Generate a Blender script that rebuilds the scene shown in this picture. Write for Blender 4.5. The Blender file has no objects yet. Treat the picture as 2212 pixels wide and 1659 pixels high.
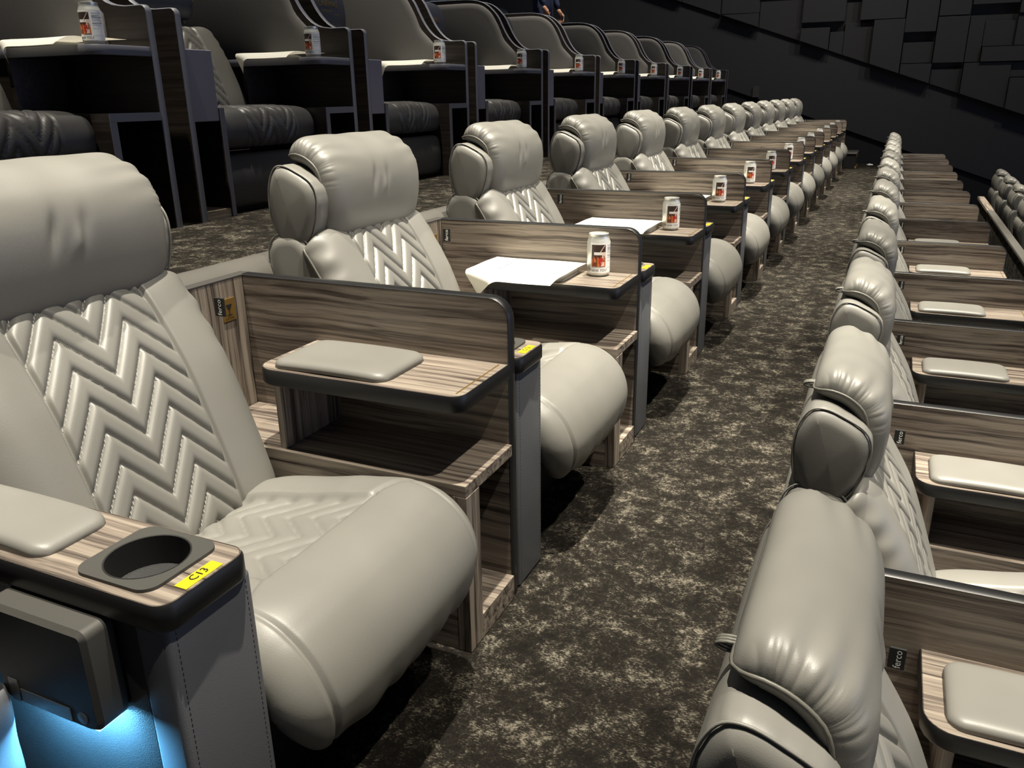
import bpy, bmesh, math, random
import numpy as np
from mathutils import Vector, Matrix

C = bpy.context.scene.collection
SC = bpy.context.scene
R = math.radians

# ------------------------------------------------------------------ camera
yaw, pitch, roll, CAMH = R(24.6271), R(19.5436), R(-0.8125), 1.1332
F = Vector((-math.sin(yaw) * math.cos(pitch), math.cos(yaw) * math.cos(pitch), -math.sin(pitch)))
Rt = Vector((math.cos(yaw), math.sin(yaw), 0))
Up = Rt.cross(F)
R2 = Rt * math.cos(roll) + Up * math.sin(roll)
U2 = -Rt * math.sin(roll) + Up * math.cos(roll)
cd = bpy.data.cameras.new('camera')
cam = bpy.data.objects.new('camera', cd)
C.objects.link(cam)
cam.matrix_world = Matrix(((R2.x, U2.x, -F.x, 0), (R2.y, U2.y, -F.y, 0), (R2.z, U2.z, -F.z, CAMH), (0, 0, 0, 1)))
cd.sensor_width = 36.0
cd.lens = 1756.76 / 2212 * 36.0
cd.clip_start = 0.02
SC.camera = cam

# ------------------------------------------------------------------ world, lights, exposure
W = bpy.data.worlds.new('world')
SC.world = W
W.use_nodes = True
W.node_tree.nodes['Background'].inputs[0].default_value = (0.60, 0.74, 1.0, 1)
W.node_tree.nodes['Background'].inputs[1].default_value = 0.028
SC.view_settings.view_transform = 'Standard'
SC.view_settings.look = 'None'
SC.view_settings.gamma = 1
SC.view_settings.use_curve_mapping = False
SC.view_settings.exposure = 0.70


def spot(name, loc, target, energy, size, blend, radius, col):
    ld = bpy.data.lights.new(name, 'SPOT')
    ld.energy = energy
    ld.spot_size = R(size)
    ld.spot_blend = blend
    ld.shadow_soft_size = radius
    ld.color = col
    o = bpy.data.objects.new(name, ld)
    C.objects.link(o)
    o.location = loc
    o.rotation_euler = (Vector(target) - Vector(loc)).to_track_quat('-Z', 'Y').to_euler()
    return o


WARM = (1.0, 0.93, 0.78)
for i in range(5):
    yy = 1.15 + 2.6 * i
    spot('ceiling_downlight', (3.4, yy - 0.6, 9.2), (-0.1, yy + 0.1, 0), 1450, 34, 0.8, 0.08, WARM)
    spot('ceiling_downlight', (-0.2, yy + 0.1, 9.2), (-0.2, yy, 0), 3900, 34, 0.8, 0.08, WARM)
    spot('ceiling_downlight', (-2.3, yy - 0.6, 9.2), (-2.7, yy, 0.7), 2200, 30, 0.8, 0.08, WARM)
for i in range(3):
    yy = 2.5 + 5.0 * i
    spot('wall_washer', (3.5 - 2.5 * i, 10.5, 7.5), (1.0 - 2.2 * i, 14.9, 1.8), 260, 70, 0.8, 0.12, (1, 0.95, 0.86))
sl = bpy.data.lights.new('cinema_screen_glow', 'AREA')
sl.shape = 'RECTANGLE'
sl.size, sl.size_y = 12.0, 5.0
sl.energy = 150
sl.color = (0.50, 0.62, 1.0)
so = bpy.data.objects.new('cinema_screen_glow', sl)
C.objects.link(so)
so.location = (13.0, 6.5, 1.0)
so.rotation_euler = (R(90), 0, R(90))


# ------------------------------------------------------------------ materials
def mat(name, col=(0.5, 0.5, 0.5), rough=0.5, metal=0.0, spec=0.5):
    m = bpy.data.materials.new(name)
    m.use_nodes = True
    b = m.node_tree.nodes['Principled BSDF']
    b.inputs['Base Color'].default_value = (*col, 1)
    b.inputs['Roughness'].default_value = rough
    b.inputs['Metallic'].default_value = metal
    b.inputs['Specular IOR Level'].default_value = spec
    return m, m.node_tree, b


def node(nt, t, **kw):
    n = nt.nodes.new(t)
    for k, v in kw.items():
        setattr(n, k, v)
    return n


def ramp(nt, stops):
    r = node(nt, 'ShaderNodeValToRGB')
    e = r.color_ramp.elements
    while len(e) < len(stops):
        e.new(0.5)
    for el, (p, c) in zip(e, stops):
        el.position = p
        el.color = (*c, 1)
    return r


def noise(nt, vec, scale, detail=3, rough=0.55, dist=0.0):
    n = node(nt, 'ShaderNodeTexNoise')
    n.inputs['Scale'].default_value = scale
    n.inputs['Detail'].default_value = detail
    n.inputs['Roughness'].default_value = rough
    n.inputs['Distortion'].default_value = dist
    if vec is not None:
        nt.links.new(vec, n.inputs['Vector'])
    return n


def bump(nt, b, h, strength, dist):
    bn = node(nt, 'ShaderNodeBump')
    bn.inputs['Strength'].default_value = strength
    bn.inputs['Distance'].default_value = dist
    nt.links.new(h, bn.inputs['Height'])
    nt.links.new(bn.outputs[0], b.inputs['Normal'])
    return bn


def objvec(nt, rnd=True):
    tc = node(nt, 'ShaderNodeTexCoord')
    if not rnd:
        return tc.outputs['Object']
    oi = node(nt, 'ShaderNodeObjectInfo')
    vm = node(nt, 'ShaderNodeVectorMath', operation='SCALE')
    vm.inputs[0].default_value = (7.3, 3.1, 5.7)
    nt.links.new(oi.outputs['Random'], vm.inputs['Scale'])
    va = node(nt, 'ShaderNodeVectorMath', operation='ADD')
    nt.links.new(tc.outputs['Object'], va.inputs[0])
    nt.links.new(vm.outputs[0], va.inputs[1])
    return va.outputs[0]


def s2l(*c):
    return tuple((x / 255 / 12.92) if x / 255 <= 0.04045 else ((x / 255 + 0.055) / 1.055) ** 2.4 for x in c)


def dk(*c):
    return tuple(0.6 * x for x in s2l(*c))


def leather(name, col, rough=0.42, bstr=0.045):
    m, nt, b = mat(name, col, rough)
    v = objvec(nt)
    vo = node(nt, 'ShaderNodeTexVoronoi')
    vo.inputs['Scale'].default_value = 620
    nt.links.new(v, vo.inputs['Vector'])
    n2 = noise(nt, v, 14, 3)
    mx = node(nt, 'ShaderNodeMath', operation='MULTIPLY_ADD')
    nt.links.new(n2.outputs['Fac'], mx.inputs[0])
    mx.inputs[1].default_value = 1.6
    nt.links.new(vo.outputs['Distance'], mx.inputs[2])
    bump(nt, b, mx.outputs[0], bstr, 0.004)
    n3 = noise(nt, v, 5, 2)
    r = ramp(nt, [(0.3, tuple(c * 0.93 for c in col)), (0.7, tuple(c * 1.05 for c in col))])
    nt.links.new(n3.outputs['Fac'], r.inputs[0])
    nt.links.new(r.outputs[0], b.inputs['Base Color'])
    rr = node(nt, 'ShaderNodeMapRange')
    rr.inputs['To Min'].default_value = rough - 0.05
    rr.inputs['To Max'].default_value = rough + 0.08
    nt.links.new(n2.outputs['Fac'], rr.inputs['Value'])
    nt.links.new(rr.outputs[0], b.inputs['Roughness'])
    return m


def wood(name, axis, stops, rough=0.42, fine=66, warp=0.007):
    m, nt, b = mat(name, stops[1][1], rough)
    v = objvec(nt)
    lo = noise(nt, v, 3.2, 2)
    vs = node(nt, 'ShaderNodeVectorMath', operation='SCALE')
    nt.links.new(lo.outputs['Color'], vs.inputs[0])
    vs.inputs['Scale'].default_value = warp * 3
    va = node(nt, 'ShaderNodeVectorMath', operation='ADD')
    nt.links.new(v, va.inputs[0])
    nt.links.new(vs.outputs[0], va.inputs[1])
    mp = node(nt, 'ShaderNodeMapping')
    sc = [fine, fine, fine]
    sc[axis] = 1.3
    mp.inputs['Scale'].default_value = sc
    nt.links.new(va.outputs[0], mp.inputs['Vector'])
    n1 = noise(nt, mp.outputs[0], 1.0, 5, 0.62, 0.5)
    mp2 = node(nt, 'ShaderNodeMapping')
    sc = [fine * 4, fine * 4, fine * 4]
    sc[axis] = 4
    mp2.inputs['Scale'].default_value = sc
    nt.links.new(va.outputs[0], mp2.inputs['Vector'])
    n2 = noise(nt, mp2.outputs[0], 1.0, 3, 0.6)
    mix = node(nt, 'ShaderNodeMath', operation='MULTIPLY_ADD')
    nt.links.new(n2.outputs['Fac'], mix.inputs[0])
    mix.inputs[1].default_value = 0.28
    ad = node(nt, 'ShaderNodeMath', operation='SUBTRACT')
    nt.links.new(n1.outputs['Fac'], ad.inputs[0])
    ad.inputs[1].default_value = 0.14
    nt.links.new(ad.outputs[0], mix.inputs[2])
    r = ramp(nt, stops)
    nt.links.new(mix.outputs[0], r.inputs[0])
    nt.links.new(r.outputs[0], b.inputs['Base Color'])
    bump(nt, b, mix.outputs[0], 0.08, 0.002)
    return m


ZEB = [(0.32, dk(62, 53, 48)), (0.41, dk(108, 97, 89)), (0.50, dk(152, 139, 127)), (0.66, dk(188, 175, 160))]
DRK = [(0.30, s2l(26, 22, 20)), (0.5, s2l(40, 34, 30)), (0.6, s2l(47, 40, 36)), (0.75, s2l(58, 50, 45))]
M = {}
M['leather'] = leather('grey_leather', dk(148, 146, 140))
M['piping'] = leather('grey_piping', dk(120, 118, 110), 0.45)
M['post_leather'] = leather('slate_leather', dk(116, 118, 124), 0.5, 0.06)
M['dark_leather'] = leather('charcoal_leather', dk(72, 71, 72), 0.42)
M['navy_leather'] = leather('navy_leather', s2l(40, 43, 54), 0.5)
M['side_leather'] = leather('black_leather', dk(54, 54, 56), 0.5, 0.2)
M['wood_x'] = wood('zebrano_along', 0, ZEB)
M['wood_y'] = wood('zebrano_across', 1, ZEB)
M['wood_z'] = wood('zebrano_upright', 2, ZEB)
M['dark_wood'] = wood('wenge_upright', 0, DRK, 0.4, 60, 0.004)
M['black'] = mat('black_edge', dk(30, 30, 32), 0.38)[0]
M['edge_grey'] = mat('booth_edge', s2l(90, 91, 101), 0.5)[0]
M['booth_block'] = mat('booth_laminate', s2l(112, 109, 121), 0.5)[0]
M['booth_leather'] = leather('booth_leather', dk(106, 104, 99), 0.45)
M['edge_line'] = mat('edge_line', dk(84, 82, 80), 0.4)[0]
M['matt_black'] = mat('matt_black', dk(18, 18, 19), 0.7)[0]
M['plastic'] = mat('black_plastic', s2l(62, 61, 58), 0.55)[0]
M['gold'] = mat('brass', s2l(196, 160, 92), 0.3, 0.85)[0]
M['yellow'] = mat('yellow_tag', s2l(205, 182, 16), 0.5)[0]
M['ink'] = mat('ink', s2l(28, 26, 24), 0.6)[0]
M['white'] = mat('white_print', s2l(250, 249, 246), 0.4)[0]
M['greyink'] = mat('grey_ink', s2l(150, 150, 150), 0.6)[0]
_m, _nt, _b = mat('paper', s2l(243, 241, 232), 0.7)
_b.inputs['Subsurface Weight'].default_value = 0.0
_tr = node(_nt, 'ShaderNodeBsdfTranslucent')
_tr.inputs[0].default_value = (*s2l(243, 238, 222), 1)
_mx = node(_nt, 'ShaderNodeMixShader')
_mx.inputs[0].default_value = 0.3
_nt.links.new(_b.outputs[0], _mx.inputs[1])
_nt.links.new(_tr.outputs[0], _mx.inputs[2])
_nt.links.new(_mx.outputs[0], _nt.nodes['Material Output'].inputs[0])
M['paper'] = _m
M['alu'] = mat('aluminium', s2l(222, 222, 216), 0.32, 0.55)[0]
M['ph_dark'] = mat('photo_dark', s2l(62, 48, 42), 0.5)[0]
M['ph_orange'] = mat('photo_orange', s2l(214, 118, 62), 0.5)[0]
M['ph_red'] = mat('photo_red', s2l(190, 52, 44), 0.5)[0]
M['ph_brown'] = mat('photo_brown', s2l(122, 66, 36), 0.5)[0]
M['ph_pale'] = mat('photo_pale', s2l(236, 208, 190), 0.5)[0]
M['wall'] = None
M['skin'] = mat('skin', s2l(190, 140, 112), 0.5)[0]
M['navy_cloth'] = mat('navy_cloth', s2l(42, 52, 82), 0.8)[0]
M['black_cloth'] = mat('black_cloth', s2l(24, 24, 28), 0.85)[0]
M['hair'] = mat('hair', s2l(28, 22, 18), 0.6)[0]
M['label_grey'] = mat('metal_label', s2l(120, 120, 118), 0.35, 0.6)[0]
M['thread'] = mat('pale_thread', s2l(205, 203, 195), 0.7)[0]


def mk_fabric(name, a, b_, scale):
    m, nt, b = mat(name, a, 0.85)
    v = objvec(nt, False)
    n = noise(nt, v, scale, 4, 0.6)
    r = ramp(nt, [(0.3, a), (0.7, b_)])
    nt.links.new(n.outputs['Fac'], r.inputs[0])
    nt.links.new(r.outputs[0], b.inputs['Base Color'])
    bump(nt, b, n.outputs['Fac'], 0.15, 0.003)
    return m


M['wall'] = mk_fabric('charcoal_wall_cloth', s2l(42, 42, 43), s2l(47, 47, 48), 260)
M['booth_cloth'] = mk_fabric('charcoal_booth_cloth', s2l(82, 80, 79), s2l(90, 88, 87), 300)
M['grey_vinyl'] = leather('grey_vinyl', dk(104, 101, 96), 0.45)


def mk_carpet():
    m, nt, b = mat('mottled_carpet', (0.05, 0.045, 0.04), 0.95, 0, 0.1)
    v = objvec(nt, False)
    big = noise(nt, v, 13, 3, 0.6, 0.3)
    med = noise(nt, v, 60, 3, 0.65, 0.5)
    mp = node(nt, 'ShaderNodeMapping')
    mp.inputs['Scale'].default_value = (150, 300, 150)
    nt.links.new(v, mp.inputs['Vector'])
    yarn = noise(nt, mp.outputs[0], 1.0, 2, 0.7)
    s1 = node(nt, 'ShaderNodeMath', operation='MULTIPLY_ADD')
    nt.links.new(med.outputs['Fac'], s1.inputs[0])
    s1.inputs[1].default_value = 0.9
    nt.links.new(big.outputs['Fac'], s1.inputs[2])
    s2 = node(nt, 'ShaderNodeMath', operation='MULTIPLY_ADD')
    nt.links.new(yarn.outputs['Fac'], s2.inputs[0])
    s2.inputs[1].default_value = 1.0
    nt.links.new(s1.outputs[0], s2.inputs[2])
    mr = node(nt, 'ShaderNodeMapRange')
    mr.inputs['From Min'].default_value = 1.05
    mr.inputs['From Max'].default_value = 1.85
    nt.links.new(s2.outputs[0], mr.inputs['Value'])
    r = ramp(nt, [(0.0, dk(24, 22, 20)), (0.42, dk(37, 34, 30)), (0.58, dk(50, 46, 41)), (0.70, dk(84, 79, 70)), (0.90, dk(140, 133, 120))])
    nt.links.new(mr.outputs[0], r.inputs[0])
    nt.links.new(r.outputs[0], b.inputs['Base Color'])
    bump(nt, b, s2.outputs[0], 0.5, 0.010)
    return m


M['carpet'] = mk_carpet()
_m, _nt, _b = mat('blue_led', (0.1, 0.5, 1.0), 0.5)
_b.inputs['Emission Color'].default_value = (0.25, 0.65, 1.0, 1)
_b.inputs['Emission Strength'].default_value = 4.0
M['led'] = _m


# ------------------------------------------------------------------ object helpers
def link(name, me, parent=None):
    o = bpy.data.objects.new(name, me)
    C.objects.link(o)
    if parent is not None:
        o.parent = parent
    return o


def tag(o, label, cat, group=None):
    o['label'] = label
    o['category'] = cat
    if group:
        o['group'] = group
    return o


def thing(name, label, cat, loc=(0, 0, 0), group=None, rz=0.0):
    o = bpy.data.objects.new(name, None)
    o.empty_display_size = 0.1
    C.objects.link(o)
    o.location = loc
    o.rotation_euler = (0, 0, rz)
    return tag(o, label, cat, group)


def dup(root, loc, label=None, group=None, skip=()):
    r = root.copy()
    C.objects.link(r)
    r.location = loc
    if label:
        r['label'] = label
    if group:
        r['group'] = group
    for ch in root.children:
        if ch.name.split('.')[0] in skip:
            continue
        c = ch.copy()
        C.objects.link(c)
        c.parent = r
        for g in ch.children:
            d = g.copy()
            C.objects.link(d)
            d.parent = c
    return r


class MB:
    """collects simple solids into one mesh"""

    def __init__(self):
        self.v, self.f, self.mi, self.mats = [], [], [], []

    def slot(self, m):
        if m not in self.mats:
            self.mats.append(m)
        return self.mats.index(m)

    def add(self, vs, fs, m):
        k = len(self.v)
        s = self.slot(m)
        self.v += [tuple(p) for p in vs]
        for f in fs:
            self.f.append([i + k for i in f])
            self.mi.append(s)
        return self

    def box(self, x0, x1, y0, y1, z0, z1, m, b=0.0):
        if b <= 0:
            vs = [(x, y, z) for z in (z0, z1) for y in (y0, y1) for x in (x0, x1)]
            fs = [(0, 2, 3, 1), (4, 5, 7, 6), (0, 1, 5, 4), (2, 6, 7, 3), (0, 4, 6, 2), (1, 3, 7, 5)]
            return self.add(vs, fs, m)
        bm = bmesh.new()
        bmesh.ops.create_cube(bm, size=1)
        bmesh.ops.scale(bm, vec=(x1 - x0, y1 - y0, z1 - z0), verts=bm.verts)
        bmesh.ops.translate(bm, vec=((x0 + x1) / 2, (y0 + y1) / 2, (z0 + z1) / 2), verts=bm.verts)
        bmesh.ops.bevel(bm, geom=list(bm.edges), offset=b, segments=3, affect='EDGES', profile=0.5)
        bm.verts.index_update()
        self.add([v.co[:] for v in bm.verts], [[v.index for v in f.verts] for f in bm.faces], m)
        bm.free()
        return self

    def prism(self, pts, axis, a0, a1, m, ch=0.0):
        """polygon in the plane normal to axis, extruded from a0 to a1; optional chamfer"""
        def P(p, a):
            if axis == 'y':
                return (p[0], a, p[1])
            if axis == 'z':
                return (p[0], p[1], a)
            return (a, p[0], p[1])
        n = len(pts)
        if ch > 0:
            ins = inset(pts, ch)
            loops = [(ins, a0), (pts, a0 + ch), (pts, a1 - ch), (ins, a1)]
        else:
            loops = [(pts, a0), (pts, a1)]
        vs, fs = [], []
        for pl, a in loops:
            vs += [P(p, a) for p in pl]
        for k in range(len(loops) - 1):
            for i in range(n):
                j = (i + 1) % n
                fs.append((k * n + i, k * n + j, (k + 1) * n + j, (k + 1) * n + i))
        fs.append(tuple(range(n - 1, -1, -1)))
        t = (len(loops) - 1) * n
        fs.append(tuple(t + i for i in range(n)))
        return self.add(vs, fs, m)

    def rim(self, pts, axis, a0, a1, m, t=0.002, ch=0.003):
        """a band of thickness t around the edge of a polygon prism"""
        def P(p, a):
            if axis == 'y':
                return (p[0], a, p[1])
            if axis == 'z':
                return (p[0], p[1], a)
            return (a, p[0], p[1])
        n = len(pts)
        out = inset(pts, -t)
        inn = inset(pts, 0.0015)
        loops = [(inn, a0 - 0.0004), (inset(pts, -t + ch * 0.7), a0 - 0.0004), (out, a0 + ch), (out, a1 - ch),
                 (inset(pts, -t + ch * 0.7), a1 + 0.0004), (inn, a1 + 0.0004)]
        vs, fs = [], []
        for pl, a in loops:
            vs += [P(p, a) for p in pl]
        L = len(loops)
        for k in range(L):
            k2 = (k + 1) % L
            for i in range(n):
                j = (i + 1) % n
                fs.append((k * n + i, k * n + j, k2 * n + j, k2 * n + i))
        return self.add(vs, fs, m)

    def tube(self, path, r, m, sides=6, closed=False, taper=None):
        P = [Vector(p) for p in path]
        n = len(P)
        vs, fs = [], []
        prev = None
        for i in range(n):
            a = P[i - 1] if (i > 0 or closed) else P[0]
            b = P[(i + 1) % n] if (i < n - 1 or closed) else P[-1]
            t = (b - a)
            if t.length < 1e-9:
                t = Vector((0, 0, 1))
            t.normalize()
            if prev is None:
                q = Vector((0, 0, 1)) if abs(t.z) < 0.9 else Vector((1, 0, 0))
                prev = (q - t * q.dot(t)).normalized()
            else:
                prev = (prev - t * prev.dot(t))
                prev = prev.normalized() if prev.length > 1e-6 else Vector((0, 0, 1))
            s = t.cross(prev)
            rr = r if taper is None else r * taper[i]
            for k in range(sides):
                an = 2 * math.pi * k / sides
                vs.append(P[i] + (prev * math.cos(an) + s * math.sin(an)) * rr)
        for i in range(n if closed else n - 1):
            for k in range(sides):
                k2 = (k + 1) % sides
                i2 = (i + 1) % n
                fs.append((i * sides + k, i * sides + k2, i2 * sides + k2, i2 * sides + k))
        if not closed:
            fs.append(tuple(range(sides - 1, -1, -1)))
            fs.append(tuple((n - 1) * sides + k for k in range(sides)))
        return self.add(vs, fs, m)

    def lathe(self, prof, c, m, n=32, m_of=None):
        k = len(prof)
        vs, idx = [], []
        for i in range(n):
            a = 2 * math.pi * i / n
            for r, z in prof:
                vs.append((c[0] + r * math.cos(a), c[1] + r * math.sin(a), c[2] + z))
        for j in range(k - 1):
            fs = []
            for i in range(n):
                i2 = (i + 1) % n
                fs.append((i * k + j, i2 * k + j, i2 * k + j + 1, i * k + j + 1))
            idx.append(fs)
        base = len(self.v)
        self.v += vs
        for j, fs in enumerate(idx):
            s = self.slot(m if m_of is None else m_of(j))
            for f in fs:
                self.f.append([q + base for q in f])
                self.mi.append(s)
        return self

    def mesh(self, name, smooth=None):
        me = bpy.data.meshes.new(name)
        me.from_pydata(self.v, [], self.f)
        for m in self.mats:
            me.materials.append(m)
        me.polygons.foreach_set('material_index', self.mi)
        bm = bmesh.new()
        bm.from_mesh(me)
        bmesh.ops.remove_doubles(bm, verts=bm.verts, dist=1e-6)
        bmesh.ops.recalc_face_normals(bm, faces=bm.faces)
        bm.to_mesh(me)
        bm.free()
        if smooth:
            me.polygons.foreach_set('use_smooth', [True] * len(me.polygons))
            if smooth < 180:
                me.set_sharp_from_angle(angle=R(smooth))
        me.update()
        return me

    def build(self, name, parent=None, smooth=None):
        return link(name, self.mesh(name, smooth), parent)


def inset(pts, d):
    n = len(pts)
    area = sum(pts[i][0] * pts[(i + 1) % n][1] - pts[(i + 1) % n][0] * pts[i][1] for i in range(n))
    s = 1 if area > 0 else -1
    out = []
    for i in range(n):
        a, b, c = pts[i - 1], pts[i], pts[(i + 1) % n]
        e1 = Vector((b[0] - a[0], b[1] - a[1]))
        e2 = Vector((c[0] - b[0], c[1] - b[1]))
        if e1.length < 1e-9 or e2.length < 1e-9:
            out.append(b)
            continue
        e1.normalize()
        e2.normalize()
        n1 = Vector((-e1.y, e1.x)) * s
        n2 = Vector((-e2.y, e2.x)) * s
        bi = n1 + n2
        if bi.length < 1e-6:
            bi = n1.copy()
        bi.normalize()
        k = d / max(0.3, bi.dot(n1))
        out.append((b[0] + bi.x * k, b[1] + bi.y * k))
    return out


def arc(cx, cy, r, a0, a1, n=7):
    return [(cx + r * math.cos(R(a0 + (a1 - a0) * i / n)), cy + r * math.sin(R(a0 + (a1 - a0) * i / n))) for i in range(n + 1)]


def rrect(x0, x1, y0, y1, r, n=6):
    if not isinstance(r, (tuple, list)):
        r = (r, r, r, r)   # (x1,y1),(x0,y1),(x0,y0),(x1,y0)
    p = []
    p += arc(x1 - r[0], y1 - r[0], r[0], 0, 90, n) if r[0] > 0 else [(x1, y1)]
    p += arc(x0 + r[1], y1 - r[1], r[1], 90, 180, n) if r[1] > 0 else [(x0, y1)]
    p += arc(x0 + r[2], y0 + r[2], r[2], 180, 270, n) if r[2] > 0 else [(x0, y0)]
    p += arc(x1 - r[3], y0 + r[3], r[3], 270, 360, n) if r[3] > 0 else [(x1, y0)]
    return p


def holed(mb, outer, hole, z0, z1, m):
    """slab with a hole"""
    bm = bmesh.new()
    for z in (z0, z1):
        es = []
        for loop in (outer, hole):
            vs = [bm.verts.new((p[0], p[1], z)) for p in loop]
            es += [bm.edges.new((vs[i], vs[(i + 1) % len(vs)])) for i in range(len(vs))]
        bmesh.ops.triangle_fill(bm, edges=es, use_beauty=True, use_dissolve=False)
    bm.verts.index_update()
    mb.add([v.co[:] for v in bm.verts], [[v.index for v in f.verts] for f in bm.faces], m)
    bm.free()
    for loop in (outer, hole):
        n = len(loop)
        vs = [(p[0], p[1], z0) for p in loop] + [(p[0], p[1], z1) for p in loop]
        mb.add(vs, [(i, (i + 1) % n, n + (i + 1) % n, n + i) for i in range(n)], m)


def text_geo(s, size, align='CENTER', extrude=0.0):
    cu = bpy.data.curves.new('lettering', 'FONT')
    cu.body = s
    cu.size = size
    cu.align_x = align
    cu.align_y = 'CENTER'
    cu.resolution_u = 2
    cu.extrude = extrude
    o = bpy.data.objects.new('lettering', cu)
    C.objects.link(o)
    dg = bpy.context.evaluated_depsgraph_get()
    me = bpy.data.meshes.new_from_object(o.evaluated_get(dg))
    vs = [v.co.copy() for v in me.vertices]
    fs = [list(p.vertices) for p in me.polygons]
    bpy.data.objects.remove(o)
    bpy.data.curves.remove(cu)
    bpy.data.meshes.remove(me)
    return vs, fs


# ------------------------------------------------------------------ soft parts
def spline(pts, n):
    P = np.array(pts, float)
    P = np.vstack([2 * P[0] - P[1], P, 2 * P[-1] - P[-2]])
    seg = len(P) - 3
    out = []
    for q in np.linspace(0, seg, 400):
        i = min(int(q), seg - 1)
        t = q - i
        a, b, c, d = P[i], P[i + 1], P[i + 2], P[i + 3]
        out.append(0.5 * ((2 * b) + (c - a) * t + (2 * a - 5 * b + 4 * c - d) * t * t + (3 * b - a - 3 * c + d) * t ** 3))
    out = np.array(out)
    L = np.concatenate([[0], np.cumsum(np.linalg.norm(np.diff(out, axis=0), axis=1))])
    q = np.linspace(0, L[-1], n)
    return np.stack([np.interp(q, L, out[:, k]) for k in range(out.shape[1])], 1), L[-1]


def cushion(name, outer, sign, hw, yc, Hf, Hb, nu, nv, pu=6, ku=0.5, pv=8, kv=0.5, rc=0.05, rv=0.12, detail=None, m=None,
            bow=0.0, cl=0.5, hmod=None, taper=None):
    """outer: xz profile of the outer (front) face from v=0 to v=1; sign: which side is out. Returns front/back closed mesh + border path."""
    q = np.linspace(-1, 1, nv + 1)
    q = q * (1 - cl * 0.5) + cl * 0.5 * np.sin(q * np.pi / 2)
    s_ = q
    prof, L = spline(outer, 600)
    vv = (s_ + 1) / 2
    ss = np.linspace(0, 1, 600)
    px, pz = np.interp(vv, ss, prof[:, 0]), np.interp(vv, ss, prof[:, 1])
    g = np.gradient(prof, axis=0)
    g /= np.linalg.norm(g, axis=1)[:, None]
    tx, tz = np.interp(vv, ss, g[:, 0]), np.interp(vv, ss, g[:, 1])
    nl = np.hypot(tx, tz)
    tx, tz = tx / nl, tz / nl
    nx, nz = sign * tz, -sign * tx
    u = np.linspace(-1, 1, nu + 1)
    u = u * (1 - cl) + cl * np.sin(u * np.pi / 2)
    S, U = np.meshgrid(s_, u, indexing='ij')
    qq = np.clip((np.abs(s_) - (1 - rv)) / rv, 0, 1)
    w = hw - rc * (1 - np.sqrt(np.clip(1 - qq ** 2, 0, 1))) + bow * (1 - s_ ** 2)
    if taper is not None:
        w = w * taper((s_ + 1) / 2)
    Y = yc + U * w[:, None]
    e = np.clip(1 - np.abs(U) ** pu, 0, 1) ** ku * np.clip(1 - np.abs(S) ** pv, 0, 1) ** kv
    V = (S + 1) / 2
    d = detail(U, V, Y - yc, V * L) if detail is not None else 0 * U
    if hmod is not None:
        Hf = Hf * hmod((s_ + 1) / 2)
    sx, sz = px - nx * Hf, pz - nz * Hf
    Hc = Hf[:, None] if hmod is not None else Hf
    fx = sx[:, None] + nx[:, None] * (Hc * e + d * np.clip(e * 4, 0, 1))
    fz = sz[:, None] + nz[:, None] * (Hc * e + d * np.clip(e * 4, 0, 1))
    bx = sx[:, None] - nx[:, None] * Hb * e
    bz = sz[:, None] - nz[:, None] * Hb * e
    a = np.stack([fx, Y, fz], -1)
    b = np.stack([bx, Y, bz], -1)
    nU, nV = nu + 1, nv + 1
    verts = a.reshape(-1, 3).tolist()
    bi = -np.ones((nV, nU), int)
    for i in range(nV):
        for j in range(nU):
            if i in (0, nV - 1) or j in (0, nU - 1):
                bi[i, j] = i * nU + j
            else:
                bi[i, j] = len(verts)
                verts.append(b[i, j].tolist())
    faces = []
    for i in range(nv):
        for j in range(nu):
            faces.append((i * nU + j, i * nU + j + 1, (i + 1) * nU + j + 1, (i + 1) * nU + j))
            faces.append((bi[i, j], bi[i + 1, j], bi[i + 1, j + 1], bi[i, j + 1]))
    me = bpy.data.meshes.new(name)
    me.from_pydata(verts, [], faces)
    me.materials.append(m)
    me.polygons.foreach_set('use_smooth', [True] * len(me.polygons))
    bm = bmesh.new()
    bm.from_mesh(me)
    bmesh.ops.recalc_face_normals(bm, faces=bm.faces)
    bm.to_mesh(me)
    bm.free()
    border = [a[i, 0] for i in range(nV)] + [a[-1, j] for j in range(1, nU)] + [a[i, -1] for i in range(nV - 2, -1, -1)] + [a[0, j] for j in range(nU - 2, 0, -1)]
    return me, [tuple(p) for p in border], a


def thin(path, step):
    out = [path[0]]
    for p in path[1:]:
        if (Vector(p) - Vector(out[-1])).length > step:
            out.append(p)
    return out


def vnoise(x, y, seed=0):
    r = np.random.RandomState(seed)
    o = np.zeros_like(x)
    for k in range(7):
        a = r.uniform(0, 6.28)
        f = r.uniform(0.6, 1.6)
        o = o + np.sin((x * math.cos(a) + y * math.sin(a)) * f + r.uniform(0, 6.28))
    return o / 7


def g(x, s):
    return np.exp(-(x / s) ** 2)


PITCHQ = 0.061
AMPQ = 0.093


def quilt(y, t, half=0.146):
    """W-shaped channel quilting; y across, t along"""
    a = np.abs(y)
    tri = np.abs(a - half / 2) / (half / 2)       # 0 at the peaks, 1 at centre and seams
    ph = (t + AMPQ * tri) / PITCHQ
    fr = ph - np.floor(ph)
    h = (1 - np.abs(2 * fr - 1) ** 3.2) ** 0.8 * 0.0105 - 0.006
    return h


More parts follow.
